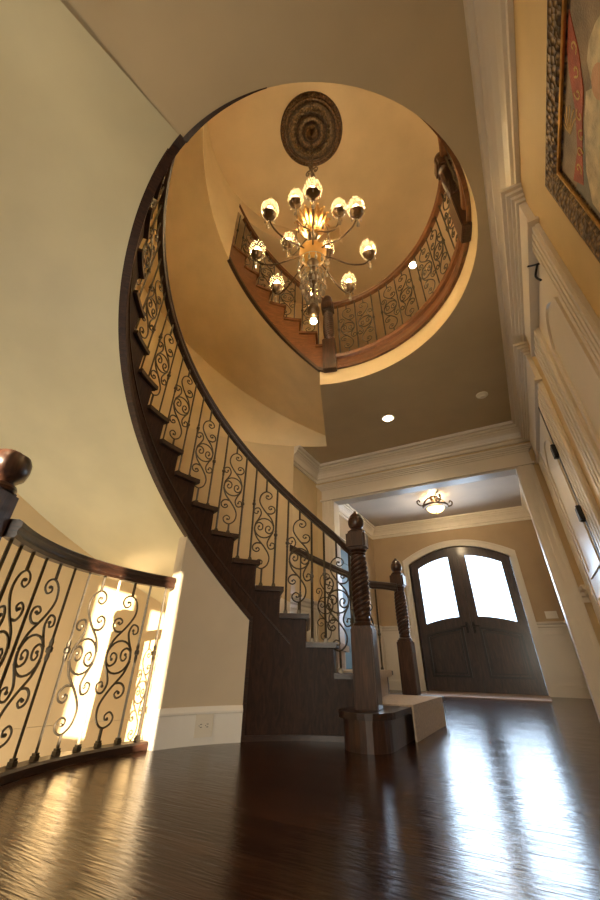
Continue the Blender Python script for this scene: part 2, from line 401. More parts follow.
# right wall with two door openings
bm = nb()
AY0, AY1, AZ = 1.72, 2.38, 2.43
BY0, BY1, BZ = 3.31, 4.22, 2.36
y = -1.34
for a, c, d in ((AY0, AY1, AZ), (BY0, BY1, BZ)):
    box(bm, (XR, y, 0), (XR+.14, a, ZC)); box(bm, (XR, a, d), (XR+.14, c, ZC)); y = c
box(bm, (XR, y, 0), (XR+.14, YF, ZC)); struct('wall_right', bm, RWALL)
# wall with the cased opening to the foyer
OX0, OX1, OZ = -2.07, .355, 2.43
bm = nb(); wall_y(bm, YF, YF+.14, -2.9, XR+.14, 0, ZC, []) if False else None
box(bm, (-2.9, YF, 0), (OX0, YF+.14, 3.2)); box(bm, (OX0, YF, OZ), (OX1, YF+.14, 3.2)); box(bm, (OX1, YF, 0), (XR+.14, YF+.14, 3.2))
struct('wall_front', bm, WALL)
# foyer walls
FX0, FX1, FY = -2.75, .62, 8.6
DX0, DX1 = -1.97, .0
DC = (DX0+DX1)/2; DZS, DZA = 2.24, 2.53
def arch(x0, x1, zs, za, n=16):
    """points along the top from x1 to x0"""
    return [(x1+(x0-x1)*i/n, zs+(za-zs)*math.sin(pi*i/n)**.85 if False else zs+(za-zs)*(1-((2*i/n-1)**2))) for i in range(n+1)]
bm = nb()
box(bm, (FX0-.14, FY, 0), (DX0, FY+.14, 3.2)); box(bm, (DX1, FY, 0), (FX1+.14, FY+.14, 3.2))
prism_xz(bm, [(DX0, 3.2)] + [(DX1, 3.2)] + arch(DX0, DX1, DZS, DZA), FY, FY+.14)
struct('wall_foyer_front', bm, FOYW)
bm = nb(); box(bm, (-3, FY+.14, -.02), (1, FY+3, 0)); struct('floor_porch', bm, MATT)
LY0, LY1, LZ = 6.25, 7.25, 2.27
bm = nb(); box(bm, (FX0-.14, YF+.14, 0), (FX0, LY0, 3.2)); box(bm, (FX0-.14, LY1, 0), (FX0, FY, 3.2)); box(bm, (FX0-.14, LY0, LZ), (FX0, LY1, 3.2)); struct('wall_foyer_left', bm, FOYW)
bm = nb(); box(bm, (FX1, YF+.14, 0), (FX1+.14, FY, 3.2)); struct('wall_foyer_right', bm, FOYW)

# closed panes added behind the unseen fill lamps, no opening in the wall
def window(i, ax, pos, u0, u1, z0, z1):
    bm = nb()
    f = lambda a0, a1, c0, c1, d: box(bm, (a0, pos, c0), (a1, pos+d, c1)) if ax == 'y' else box(bm, (min(pos, pos-d), a0, c0), (max(pos, pos-d), a1, c1))
    f(u0, u1, z0, z1, .01); me = struct('window_%d' % i, bm, PANE); bm = nb()
    f(u0-.08, u0, z0-.08, z1+.08, .03); f(u1, u1+.08, z0-.08, z1+.08, .03); f(u0, u1, z1, z1+.08, .03); f(u0, u1, z0-.08, z0, .03); f((u0+u1)/2-.02, (u0+u1)/2+.02, z0, z1, .02)
    o = obj('window_frame', bm, TRIM, me)
window(5, 'y', -4.999, -1.1, 1.22, .3, 2.7); window(6, 'x', 4.999, -4.4, -2.0, .4, 2.6); window(7, 'x', 3.999, 3.7, 5.3, 4.1, 5.7)
# ------------------------------------------------------------------ crown mouldings
CR = [(0, 0), (0, -.26), (.022, -.26), (.024, -.235), (.012, -.228), (.012, -.212), (.034, -.205), (.038, -.188), (.030, -.18), (.046, -.135), (.070, -.105), (.088, -.092), (.082, -.082), (.104, -.072), (.106, -.05), (.096, -.042), (.128, -.034), (.135, 0)]
bm = nb(); sweep(bm, [(-2.33, P(RO, 122).y, ZC), (-2.33, YF, ZC), (XR, YF, ZC), (XR, -1.2, ZC)], CR); struct('trim_3', bm, TRIM)
bm = nb(); sweep(bm, [(FX0, YF+.14, 3.15), (FX0, FY, 3.15), (FX1, FY, 3.15), (FX1, YF+.14, 3.15)], CR); struct('trim_4', bm, TRIM)
# cased opening: pilaster casings, frieze and cap
def casing_y(bm, x0, x1, yf, z1, wL, fr, cap, side=-1, flutes=3):
    """casing on a wall facing -y: legs outside x0..x1"""
    for a, c in ((x0-wL, x0), (x1, x1+wL)):
        box(bm, (a, yf-.022, 0), (c, yf, z1))
        for k in range(flutes):
            u = a+(c-a)*(k+.5)/flutes; hw = (c-a)/flutes*.28
            box(bm, (u-hw, yf-.032, .16), (u+hw, yf-.02, z1-.0))
bm = nb(); casing_y(bm, OX0, OX1, YF, OZ, .165, 0, 0); struct('trim_5', bm, TRIM)
bm = nb()
H0, H1 = OX0-.165, OX1+.165
box(bm, (H0-.02, YF-.05, OZ), (H1+.02, YF, OZ+.025)); box(bm, (H0, YF-.03, OZ+.025), (H1, YF, OZ+.17))
for k, (dz, dd) in enumerate(((.17, .045), (.19, .06), (.21, .078), (.225, .095))):
    box(bm, (H0-dd+.03, YF-dd, OZ+dz), (min(H1+dd-.03, XR-.012), YF, OZ+dz+.021))
struct('trim_6', bm, TRIM)
bm = nb()   # jamb lining of the cased opening
box(bm, (OX0, YF-.02, 0), (OX0+.02, YF+.16, OZ)); box(bm, (OX1-.02, YF-.02, 0), (OX1, YF+.16, OZ)); box(bm, (OX0, YF-.02, OZ-.02), (OX1, YF+.16, OZ)); struct('trim_7', bm, TRIM)

# ------------------------------------------------------------------ right wall doors
def right_casing(bm, y0, y1, z1, wn, wf):
    for a, c in ((y0-wn, y0), (y1, y1+wf)):
        box(bm, (XR-.02, a, 0), (XR, c, z1))
        nfl = 4
        for k in range(nfl):
            u = a+(c-a)*(k+.5)/nfl; hw = (c-a)/nfl*.30
            box(bm, (XR-.034, u-hw, .16), (XR-.018, u+hw, z1))
def right_head(bm, y0, y1, z0, top):
    box(bm, (XR-.055, y0-.03, z0), (XR, y1+.03, z0+.02)); box(bm, (XR-.036, y0, z0+.02), (XR, y1, top-.10))
    for k, dd in enumerate((.05, .065, .085, .105)):
        box(bm, (XR-dd, y0-dd+.036, top-.10+k*.025), (XR, y1+dd-.036, top-.10+(k+1)*.025))
bm = nb(); right_casing(bm, AY0, AY1, AZ, .17, .29); right_head(bm, AY0-.17, AY1+.29, AZ, 2.75); struct('trim_8', bm, TRIM)
bm = nb(); right_casing(bm, BY0, BY1, BZ, .36, .34); right_head(bm, BY0-.36, BY1+.34, BZ, 2.75); struct('trim_9', bm, TRIM)
def jamb(bm, a, c, d):
    box(bm, (XR, a, 0), (XR+.14, a+.015, d)); box(bm, (XR, c-.015, 0), (XR+.14, c, d)); box(bm, (XR, a, d-.015), (XR+.14, c, d))
bm = nb(); jamb(bm, AY0, AY1, AZ); jamb(bm, BY0, BY1, BZ); struct('trim_10', bm, TRIM)
# closed door with arched-top panel
d2 = bpy.data.objects.new('door_2', None); COL.objects.link(d2); d2.location = (XR, AY0, 0); d2['kind'] = 'structure'
def ring_panel(bm, pts_out, k, x0, x1):
    """raised moulding ring of width k following outline (y,z)"""
    cy = sum(p[0] for p in pts_out)/len(pts_out); cz = sum(p[1] for p in pts_out)/len(pts_out)
    W = max(p[0] for p in pts_out)-min(p[0] for p in pts_out); Hh = max(p[1] for p in pts_out)-min(p[1] for p in pts_out)
    inn = [(cy+(p[0]-cy)*(1-2*k/W), cz+(p[1]-cz)*(1-2*k/Hh)) for p in pts_out]
    n = len(pts_out)
    for i in range(n):
        j = (i+1) % n
        q = [pts_out[i], pts_out[j], inn[j], inn[i]]
        lo = [bm.verts.new((x0, *p)) for p in q]; hi = [bm.verts.new((x1, *p)) for p in q]
        bm.faces.new(lo); bm.faces.new(hi[::-1])
        for a in range(4): b_ = (a+1) % 4; bm.faces.new((lo[a], hi[a], hi[b_], lo[b_]))
def archy(y0, y1, z0, zs, za, n=12): return [(y0, z0), (y1, z0)] + [(y1+(y0-y1)*i/n, zs+(za-zs)*(1-(2*i/n-1)**2)) for i in range(n+1)]
bm = nb(); box(bm, (XR-.006, AY0+.015, .01), (XR+.034, AY1-.015, AZ-.018)); part('leaf', bm, TRIM, d2)
bm = nb(); ring_panel(bm, archy(AY0+.09, AY1-.09, 1.05, 2.12, 2.26), .03, XR-.02, XR-.006); ring_panel(bm, [(AY0+.09, .2), (AY1-.09, .2), (AY1-.09, .93), (AY0+.09, .93)], .03, XR-.02, XR-.006)
part('panel_moulding', bm, TRIM, d2)
bm = nb()
tube(bm, [(XR+.03, 1.76, 2.36), (XR-.035, 1.76, 2.36)], .006, 8); tube(bm, cat([(XR-.03, 1.76, 2.36), (XR-.05, 1.79, 2.32), (XR-.06, 1.77, 2.27), (XR-.06, 1.73, 2.20)]), .006, 8); tube(bm, cat([(XR-.03, 1.76, 2.36), (XR-.07, 1.77, 2.38), (XR-.075, 1.75, 2.36)]), .005, 8)
lathe(bm, [(.016, -.006), (.016, .006)], (XR+.02, 1.76, 2.36), 10)
ho = obj('door_hook', bm, BLACK); tag(ho, 'small black forked hook near the top of the white panelled door', 'hook')
# second door, with black hinges
d3 = bpy.data.objects.new('door_3', None); COL.objects.link(d3); d3.location = (XR, BY0, 0); d3['kind'] = 'structure'
bm = nb(); box(bm, (XR-.024, BY0+.035, .01), (XR+.03, BY1-.002, BZ-.018)); part('leaf', bm, TRIM, d3)
bm = nb(); ring_panel(bm, archy(BY0+.12, BY1-.12, 1.05, 2.05, 2.2), .03, XR-.036, XR-.024); ring_panel(bm, [(BY0+.12, .2), (BY1-.12, .2), (BY1-.12, .93), (BY0+.12, .93)], .03, XR-.036, XR-.024); part('panel_moulding', bm, TRIM, d3)
for z in (1.90, 1.38, .35):
    bm = nb(); box(bm, (XR-.066, BY0-.03, z-.05), (XR-.02, BY0+.05, z+.05), bev=.004); tube(bm, [(XR-.05, BY0+.0, z-.06), (XR-.05, BY0+.0, z+.06)], .014, 8)
    part('hinge', bm, BLACK, d3, label='black hinge')
bm = nb(); box(bm, (XR-.036, BY0-.002, 0), (XR+.03, BY0+.034, BZ-.02)); part('gap_shade_strip', bm, SLOT, d3, label='dark strip standing in for the shaded gap along the hinges')  # solid dark strip, shade of the recessed gap put into its colour

# ------------------------------------------------------------------ front double door
d1 = bpy.data.objects.new('door_1', None); COL.objects.link(d1); d1.location = (DC, FY, 0); d1['kind'] = 'structure'
def top_at(x, inset=0):
    t = (x-DX0)/(DX1-DX0); return DZS+(DZA-DZS)*(1-(2*t-1)**2)-inset
def strip_xz(bm, outer_pts, inner_pts, y0, y1):
    n = len(outer_pts)
    for i in range(n):
        j = (i+1) % n
        q = [outer_pts[i], outer_pts[j], inner_pts[j], inner_pts[i]]
        lo = [bm.verts.new((p[0], y0, p[1])) for p in q]; hi = [bm.verts.new((p[0], y1, p[1])) for p in q]
        bm.faces.new(lo); bm.faces.new(hi[::-1])
        for a in range(4): b_ = (a+1) % 4; bm.faces.new((lo[a], hi[a], hi[b_], lo[b_]))
for s, (xa, xb) in ((-1, (DX0+.001, DC-.003)), (1, (DC+.003, DX1-.001))):
    n = 14
    st = .155; gx0, gx1 = xa+st, xb-st*.95
    topo = [(xb+(xa-xb)*i/n, top_at(xb+(xa-xb)*i/n, .002)) for i in range(n+1)]
    gtop = [(gx1+(gx0-gx1)*i/n, top_at(gx1+(gx0-gx1)*i/n, .15)) for i in range(n+1)]
    gb = lambda x: 1.10+.09*(1-((x-(gx0+gx1)/2)/((gx1-gx0)/2))**2*.0) - (.0)
    # arched lower rail: rises towards the centre of the pair
    def low(x): 
        t = (x-DX0)/(DX1-DX0); return 1.02+.17*(1-(2*t-1)**2)
    gbot = [(gx0+(gx1-gx0)*i/n, low(gx0+(gx1-gx0)*i/n)) for i in range(n+1)]
    ptop = [(gx1+(gx0-gx1)*i/n, low(gx1+(gx0-gx1)*i/n)-.17) for i in range(n+1)]
    bm = nb()
    # frame: left stile, right stile, top rail, middle rail, bottom rail
    y0, y1 = FY+.03, FY+.09
    for a, c in ((xa, gx0), (gx1, xb)):
        k = [(a+(c-a)*i/4, top_at(a+(c-a)*i/4, .002)) for i in range(5)]
        prism_xz(bm, [(a, .004), (c, .004)] + k[::-1], y0, y1)
    tr = [(gx1+(gx0-gx1)*i/n, top_at(gx1+(gx0-gx1)*i/n, .002)) for i in range(n+1)]
    prism_xz(bm, tr + gtop[::-1], y0, y1)
    prism_xz(bm, gbot + ptop, y0, y1)
    box(bm, (gx0, y0, .004), (gx1, y1, .24))
    leaf = part('leaf', bm, DOORW, d1)
    bm = nb()
    fp = [(gx0, .24), (gx1, .24)] + ptop
    cxx, czz = (gx0+gx1)/2, .58
    def shr(pts, k): return [(cxx+(p[0]-cxx)*(1-k/.28), czz+(p[1]-czz)*(1-k/.33)) for p in pts]
    prism_xz(bm, fp, y0+.02, y1-.01); prism_xz(bm, shr(fp, .06), y0+.004, y0+.021)
    bq = nb(); strip_xz(bq, shr(fp, -.012), shr(fp, .022), y0-.022, y0+.02); strip_xz(bq, shr(fp, .045), shr(fp, .06), y0+.008, y0+.022); obj('panel_moulding', bq, BLACKW, d1)
    o = obj('raised_panel', bm, DOORW, d1)
    bm = nb(); gp = gbot + gtop; cxx, czz = (gx0+gx1)/2, 1.7
    strip_xz(bm, gp, shr(gp, .016), y0-.006, y0+.02); obj('glazing_bead', bm, DOORW, d1)
    bm = nb(); prism_xz(bm, gp, y0+.025, y0+.032); part('glass_pane', bm, PANE, d1, label='bright glass pane with daylight outside')
    hx = xb-.06 if s < 0 else xa+.06
    bm = nb(); box(bm, (hx-.022, y0-.012, .93), (hx+.022, y0, 1.12), bev=.004); tube(bm, [(hx, y0, 1.05), (hx, y0-.05, 1.05)], .01, 8); tube(bm, [(hx, y0-.05, 1.05), (hx+(.11 if s > 0 else -.11), y0-.055, 1.045)], .009, 8)
    lathe(bm, [(.014, 0), (.014, .012)], (hx, y0-.02, 1.10), 8)
    part('lever_handle', bm, BLACK, d1, label='dark lever handle')
bm = nb(); prism_xz(bm, [(DC-.028, .02), (DC+.028, .02), (DC+.028, DZA-.014), (DC-.028, DZA-.014)], FY+.015, FY+.035); part('meeting_stile', bm, DOORW, d1)
bm = nb(); n = 24
co = [(DX1+.13, 0)]+[(p[0], p[1]) for p in arch(DX0-.13, DX1+.13, DZS+.09, DZA+.13, n)]+[(DX0-.13, 0)]
ci = [(DX1, 0)]+[(p[0], p[1]) for p in arch(DX0, DX1, DZS, DZA, n)]+[(DX0, 0)]
def arch_strip(bm, co, ci, y0, y1):
    for i in range(len(co)-1):
        q = [co[i], co[i+1], ci[i+1], ci[i]]
        lo = [bm.verts.new((p[0], y0, p[1])) for p in q]; hi = [bm.verts.new((p[0], y1, p[1])) for p in q]
        bm.faces.new(lo); bm.faces.new(hi[::-1])
        for a in range(4): b_ = (a+1) % 4; bm.faces.new((lo[a], hi[a], hi[b_], lo[b_]))
arch_strip(bm, co, ci, FY-.022, FY); 
cm = [((a[0]*.75+b_[0]*.25), (a[1]*.75+b_[1]*.25)) for a, b_ in zip(co, ci)]
arch_strip(bm, co, cm, FY-.036, FY-.02); arch_strip(bm, ci, [((a[0]*.08+b_[0]*.92), (a[1]*.08+b_[1]*.92)) for a, b_ in zip(co, ci)], FY-.022, FY+.03)
struct('trim_11', bm, TRIM)
bm = nb(); box(bm, (DX0+.05, FY-1.2, 0.001), (DX1+.02, FY-.01, .014), bev=.004); tag(obj('door_mat', bm, MATT), 'flat reddish brown mat lying on the floor in front of the double doors', 'mat')

# ------------------------------------------------------------------ foyer wainscot, baseboards, chair rails
RAILP = [(0, 0), (0, -.13), (.015, -.13), (.018, -.09), (.034, -.075), (.036, -.045), (.058, -.03), (.066, 0)]
BASEP = [(0, .17), (0, 0), (.02, 0), (.02, .14), (.012, .155), (.008, .17)]
RZ = 1.08
def run(name, path, closed=False):
    bm = nb(); sweep(bm, [(x, y, RZ) for x, y in path], RAILP); struct(name, bm, TRIM)
def base(name, path):
    bm = nb(); sweep(bm, [(x, y, 0) for x, y in path], BASEP); struct(name, bm, TRIM)
run('trim_12', [(FX0, LY1+.12), (FX0, FY), (DX0-.13, FY)]); base('baseboard_foyer_left', [(FX0, LY1+.12), (FX0, FY), (DX0-.13, FY)])
run('trim_13', [(DX1+.13, FY), (FX1, FY), (FX1, YF+.14)]); base('baseboard_foyer_right', [(DX1+.13, FY), (FX1, FY), (FX1, YF+.14)])
run('trim_14', [(FX0, YF+.14), (FX0, LY0-.12)]); base('baseboard_foyer_near', [(FX0, YF+.14), (FX0, LY0-.12)])
run('trim_15', [(OX1+.165, YF), (XR, YF), (XR, BY1+.34)]); base('baseboard_right', [(OX1+.165, YF), (XR, YF), (XR, BY1+.34)])
run('trim_16', [(XR, BY0-.36), (XR, AY1+.29)]); run('trim_17', [(XR, AY0-.17), (XR, -1.2)])
run('trim_18', [(-2.33, P(RO, 122).y), (-2.33, YF), (OX0-.165, YF)]); base('baseboard_alcove', [(-2.33, P(RO, 122).y), (-2.33, YF), (OX0-.165, YF)])
def wains(bm, x0, x1, z0, z1, y):
    box(bm, (x0, y-.006, .17), (x1, y, RZ-.08))
    for a, b_, c, d in ((x0+.05, x1-.05, z0, z0+.02), (x0+.05, x1-.05, z1-.02, z1), (x0+.05, x0+.07, z0, z1), (x1-.07, x1-.05, z0, z1)): box(bm, (a, y-.03, c), (b_, y, d))
bm = nb(); wains(bm, DX1+.13, FX1, .27, .90, FY); wains(bm, FX0, DX0-.13, .27, .90, FY); struct('trim_19', bm, TRIM)
def wains_x(bm, y0, y1, x, s):
    xa, xb = sorted((x, x+s*.006)); box(bm, (xa, y0, .17), (xb, y1, RZ-.08)); xa, xb = sorted((x, x+s*.018))
    nn = max(1, round((y1-y0)/.9)); w_ = (y1-y0)/nn
    for k in range(nn):
        a0, a1 = y0+k*w_+.07, y0+(k+1)*w_-.07
        for a, b_, c, d in ((a0, a1, .27, .29), (a0, a1, .88, .90), (a0, a0+.02, .27, .9), (a1-.02, a1, .27, .9)): box(bm, (xa, a, c), (xb, b_, d))
bm = nb(); wains_x(bm, YF+.14, FY, FX1, -1); wains_x(bm, YF+.14, LY0-.12, FX0, 1); wains_x(bm, LY1+.12, FY, FX0, 1); wains_x(bm, BY1+.34, YF, XR, -1); wains_x(bm, P(RO, 122).y, YF, -2.33, 1); struct('trim_20', bm, TRIM)
# foyer side doorway: leaf coloured blue to stand in for a daylit room
d4 = bpy.data.objects.new('door_4', None); COL.objects.link(d4); d4.location = (FX0-.05, LY0, 0); d4['kind'] = 'structure'
bm = nb(); box(bm, (FX0-.09, LY0+.01, .01), (FX0-.05, LY1-.01, LZ-.01)); part('leaf', bm, DAYBLUE, d4)
bm = nb(); ring_panel(bm, [(LY0+.12, .2), (LY1-.12, .2), (LY1-.12, .95), (LY0+.12, .95)], .03, FX0-.05, FX0-.035); ring_panel(bm, [(LY0+.12, 1.1), (LY1-.12, 1.1), (LY1-.12, 2.05), (LY0+.12, 2.05)], .03, FX0-.05, FX0-.035); part('panel_moulding', bm, DAYBLUE, d4)
bm = nb(); box(bm, (FX0, LY0-.12, 0), (FX0+.025, LY0, LZ)); box(bm, (FX0, LY1, 0), (FX0+.025, LY1+.12, LZ)); box(bm, (FX0, LY0-.15, LZ), (FX0+.035, LY1+.15, LZ+.16)); struct('trim_21', bm, TRIM)

# ------------------------------------------------------------------ main staircase
def tread_poly(t0, t1, ra, rb, k=4):
    return [(p.x, p.y) for p in [P(ra, t0+(t1-t0)*i/k) for i in range(k+1)]] + [(p.x, p.y) for p in [P(rb, t1+(t0-t1)*i/k) for i in range(k+1)]]
st1 = thing('staircase', 'curved dark wood staircase rising from the floor newel up to the round opening', 'staircase', P(RI, 95, 0))
NT = 17
for n_ in range(2, NT+1):
    t0 = TH1+STEP*(n_-1); t1 = t0+STEP; z = RISE*n_
    bm = nb(); prism(bm, tread_poly(t0-1.1, t1, RI-.03, 2.645), z-.034, z); part('tread', bm, DARKW, st1)
for n_ in range(2, NT+2):
    t0 = TH1+STEP*(n_-1); z = RISE*n_
    bm = nb(); prism(bm, tread_poly(t0, t0+.5, RI, 2.645, 1), z-RISE, z-.034); part('riser', bm, DARKW, st1)
# starting step with rounded end that carries the newels
def start_outline(off=0):
    cx, cy, r = -1.03, 2.785, .15+off
    pts = [(cx+r*math.cos(a), cy+r*math.sin(a)) for a in [math.radians(-180+i*180/12) for i in range(13)]]
    e = P(2.74, 90.3)
    pts += [(cx+r, 3.2), (e.x+off+.02, 4.33), (e.x-.10, 4.42+off), (-1.34, 4.42+off), (-1.40, 4.2)]
    pts += [(p.x, p.y) for p in [P(2.5, TH1+STEP+.3), P(1.3, TH1+STEP+.3)]]
    return pts
bm = nb(); prism(bm, start_outline(0), 0, RISE-.034); part('riser', bm, NEWW, st1, label='rounded base of the bottom step')
bm = nb(); prism(bm, start_outline(.03), RISE-.034, RISE); part('tread', bm, DARKW, st1, label='bottom tread with rounded end')
# inner stringer
def saw(bm, ra, rb, ta, tb, zbot, first=1):
    for n_ in range(first, NT+2):
        t0 = TH1+STEP*(n_-1); t1 = t0+STEP
        a, b_ = max(t0, ta), min(t1, tb)
        if b_ <= a: continue
        zt = RISE*min(n_, 18)-.034
        K = 5
        for i in range(K):
            u, v = a+(b_-a)*i/K, a+(b_-a)*(i+1)/K
            qs = [(ra, u), (rb, u), (rb, v), (ra, v)]
            lo = [bm.verts.new(P(r_, t_, zbot(t_))) for r_, t_ in qs]; hi = [bm.verts.new(P(r_, t_, zt)) for r_, t_ in qs]
            bm.faces.new(lo[::-1]); bm.faces.new(hi)
            for e_ in range(4): f_ = (e_+1) % 4; bm.faces.new((lo[e_], lo[f_], hi[f_], hi[e_]))
bm = nb(); saw(bm, RI, RI+.035, 138, 262, BT); part('stringer', bm, STRW, st1)
# boarded panel under the first steps
bm = nb(); saw(bm, RI-.0, RI+.035, 99.5, 138, lambda t: 0.0, 2); part('skirt_panel', bm, STRW, st1)
bm = nb(); sweep(bm, arc(RI, 138, 262, lambda t: BT(t), 2.5), [(-.018, -.012), (.03, -.012), (.03, .0), (-.008, .03), (-.018, .03)], side=1)
part('stringer_bead', bm, DARKW, st1)
bm = nb(); sweep(bm, arc(RI, 124, 252, lambda t: BT(t)+.13 if t > 138 else BT(t)+.13, 2.5), [(-.006, 0), (.004, 0), (.004, .014), (-.006, .014)], side=1)
part('stringer_bead', bm, DARKW, st1)
bm = nb(); curved_wall(bm, RI-.012, RI+.0, 137.2, 138.4, 0, .72); part('corner_bead', bm, DARKW, st1)
bm = nb(); curved_wall(bm, RI-.012, RI+.0, 100, 137.5, 0, .03); part('shoe_moulding', bm, DARKW, st1)
# outer skirt along the wall and outer stringer
bm = nb(); saw(bm, 2.61, 2.645, 100, 122, lambda t: 0.0, 2); part('outer_stringer', bm, TRIM, st1, label='white outer stringer')
bm = nb(); curved_wall(bm, 2.635, RO, 122, 252, lambda t: BT(t)-.05, lambda t: BT(t)+.62, 3); part('wall_skirt', bm, TRIM, st1, label='white skirt board along the wall')
# plaster soffit
def soffit(bm, ra, rb, ta, tb, zf, drop, th=.02, k=8):
    n = int((tb-ta)/2.5)+1
    rows = []
    for i in range(n+1):
        t = ta+(tb-ta)*i/n
        rows.append([P(ra+(rb-ra)*j/k, t, zf(t)-drop*j/k) for j in range(k+1)])
    V = [[bm.verts.new(p) for p in r] for r in rows]
    for a, b_ in zip(V, V[1:]):
        for j in range(k): bm.faces.new((a[j], a[j+1], b_[j+1], b_[j]))
bm = nb(); soffit(bm, RI+.002, RO, 138, 261.5, lambda t: min(BT(t)+.004, ZC), .06); part('plaster_soffit', bm, SOFF, st1, True, label='pale plaster underside')
# wall closing the space under the stair
bm = nb(); curved_wall(bm, RI-.004, RI+.11, 138.2, 164.5, 0, lambda t: BT(t)+.01, 2.5); struct('wall_under_stair', bm, UNDER, True)
bm = nb(); curved_wall(bm, RI+.11, RO, 141.0, 142, -1.5, lambda t: BT(t)-.07, 2.5)
struct('wall_basement_side', bm, UNDER)
bm = nb(); sweep(bm, arc(RI-.004, 138.4, 164.5, 0, 2.5), [(0, .19), (0, 0), (.018, 0), (.018, .15), (.024, .155), (.024, .165), (.01, .185), (.008, .19)], side=-1)
b1 = struct('baseboard_stair', bm, BASEM)
# carpet runner
bm = nb()
def runner(bm, ra, rb):
    th = .010
    for n_ in range(1, NT+1):
        t0 = (TH1+STEP*(n_-1)-1.1) if n_ > 1 else 88.6; t1 = TH1+STEP*n_; z = RISE*n_
        if n_ == 1:
            for r_ in (0,):
                x1 = -.880+.035; pts = [(x1, CYY+ra), (x1-.02, CYY+rb)] 
                q = [(x1, CYY+ra+.02), (-.878+.035, CYY+rb-.0)] 
                e0, e1 = P(ra, t1), P(rb, t1)
                prism(bm, [(x1, CYY+ra), (-.835, CYY+rb), (e1.x, e1.y), (e0.x, e0.y)], z, z+th)
                prism(bm, [(x1-.005, CYY+ra), (x1+.008, CYY+ra), (-.835+.008, CYY+rb), (-.84, CYY+rb)], .001, z+th)
        else:
            prism(bm, tread_poly(t0-.35, t1, ra, rb), z, z+th)
            prism(bm, tread_poly(t0-.4, t0-.05, ra, rb, 1), z-.04, z+th)
            prism(bm, tread_poly(t0+.7, t0+1.08, ra, rb, 1), z-RISE+th, z-.035)
runner(bm, 1.46, 2.42)
tag(obj('stair_runner', bm, CARPET), 'beige carpet runner draped down the wooden stair treads between the newels', 'carpet')

# ------------------------------------------------------------------ ironwork
def upper_curves():
    return [[(u*1.3, v*(1.25 if k > 1 else 1)) for u, v in c] for k, c in enumerate(_curves())]
def _curves():
    A = [(-.065, .02), (-.045, .085), (0, .147), (.033, .205), (.043, .25), (.032, .30), (0, .33), (-.032, .318), (-.042, .287), (-.022, .262), (0, .274), (-.004, .295), (-.014, .292)]
    B = [(-.012, .13), (-.045, .130), (-.066, .155), (-.062, .188), (-.038, .20), (-.022, .182), (-.034, .166), (-.042, .175)]
    C = [(.060, .026), (.036, .07), (.026, .105), (.042, .137), (.070, .13), (.074, .104), (.054, .096), (.048, .112)]
    D = [(-.064, .012), (-.058, -.020), (-.036, -.036), (-.012, -.022), (-.012, .006), (-.030, .016), (-.042, .002), (-.034, -.010)]
    return A, B, C, D
def baluster_mesh(kind, h, kn=.5):
    bm = nb(); r = .0085; hh = h/2
    if kind == 'bar':
        tube(bm, [(0, 0, 0), (0, 0, h)], r, 4)
        zk = h*kn
        lathe(bm, [(.007, -.05), (.011, -.03), (.009, -.015), (.016, -.008), (.016, .008), (.009, .015), (.011, .03), (.007, .05)], (0, 0, zk), 6)
    elif kind == 'plain':
        tube(bm, [(0, 0, 0), (0, 0, h)], r, 4)
    else:
        sc = 1.0 if h < .95 else 1.08
        tube(bm, [(0, 0, 0), (0, 0, hh-.33*sc)], r, 5); tube(bm, [(0, 0, hh+.33*sc), (0, 0, h)], r, 5)
        tube(bm, [(.083*sc*math.cos(2*pi*i/20), 0, hh+.083*sc*math.sin(2*pi*i/20)) for i in range(20)], .006, 5, True)
        for s in (1, -1):
            for k, Cc in enumerate(upper_curves()):
                pts = cat([(s*u*sc, 0, hh+s*v*sc) for u, v in Cc], 3)
                m_ = len(pts); tube(bm, pts, [.0068*(1-.35*i/m_) for i in range(m_)], 5)
                sphere(bm, pts[-1], .009, 6)
    box(bm, (-.014, -.014, 0), (.014, .014, .018)); box(bm, (-.011, -.011, .018), (.011, .011, .028))
    return mesh('baluster', bm, IRON, True)
BC = {}
def put_baluster(parent, kind, p, th, h, kn=.5, mir=1):
    key = (kind, round(h, 2), kn)
    if key not in BC: BC[key] = baluster_mesh(kind, round(h, 2), kn)
    o = bpy.data.objects.new('scroll_baluster' if kind == 'scroll' else 'baluster', BC[key]); COL.objects.link(o)
    child(o, parent); o.location = p; o.rotation_euler = (0, 0, math.radians(th+90) + (pi if mir < 0 else 0)); 
    return o
HP = [(-.031, -.022), (-.028, -.006), (-.014, 0), (.014, 0), (.028, -.006), (.031, -.022), (.022, -.032), (.022, -.042), (.026, -.048), (.02, -.058), (-.02, -.058), (-.026, -.048), (-.022, -.042), (-.022, -.032)]
HP = [(u*1.15, v*1.3) for u, v in HP]
RB = 1.285
# first flight balustrade
bal = thing('stair_balustrade', 'wrought iron scroll balustrade with dark handrail along the inner edge of the staircase', 'railing', P(RB, 110, .4))
path = [Vector((-1.05, 2.88, RT(99)-.02)), P(1.20, 101.5, RT(101))] + arc(RB, 105, 251, RT, 3)
bm = nb(); sweep(bm, path, HP); part('handrail', bm, DARKW, bal, True)
k = 0
for n_ in range(2, 18):
    for q in (.27, .77):
        th = TH1+STEP*(n_-1+q); z0 = RISE*n_; h = RT(th)-.07-z0
        kind = 'scroll' if k % 3 == 1 else 'bar'
        put_baluster(bal, kind, P(RB, th, z0), th, h, .5 if k % 3 == 0 else .58, 1)
        k += 1
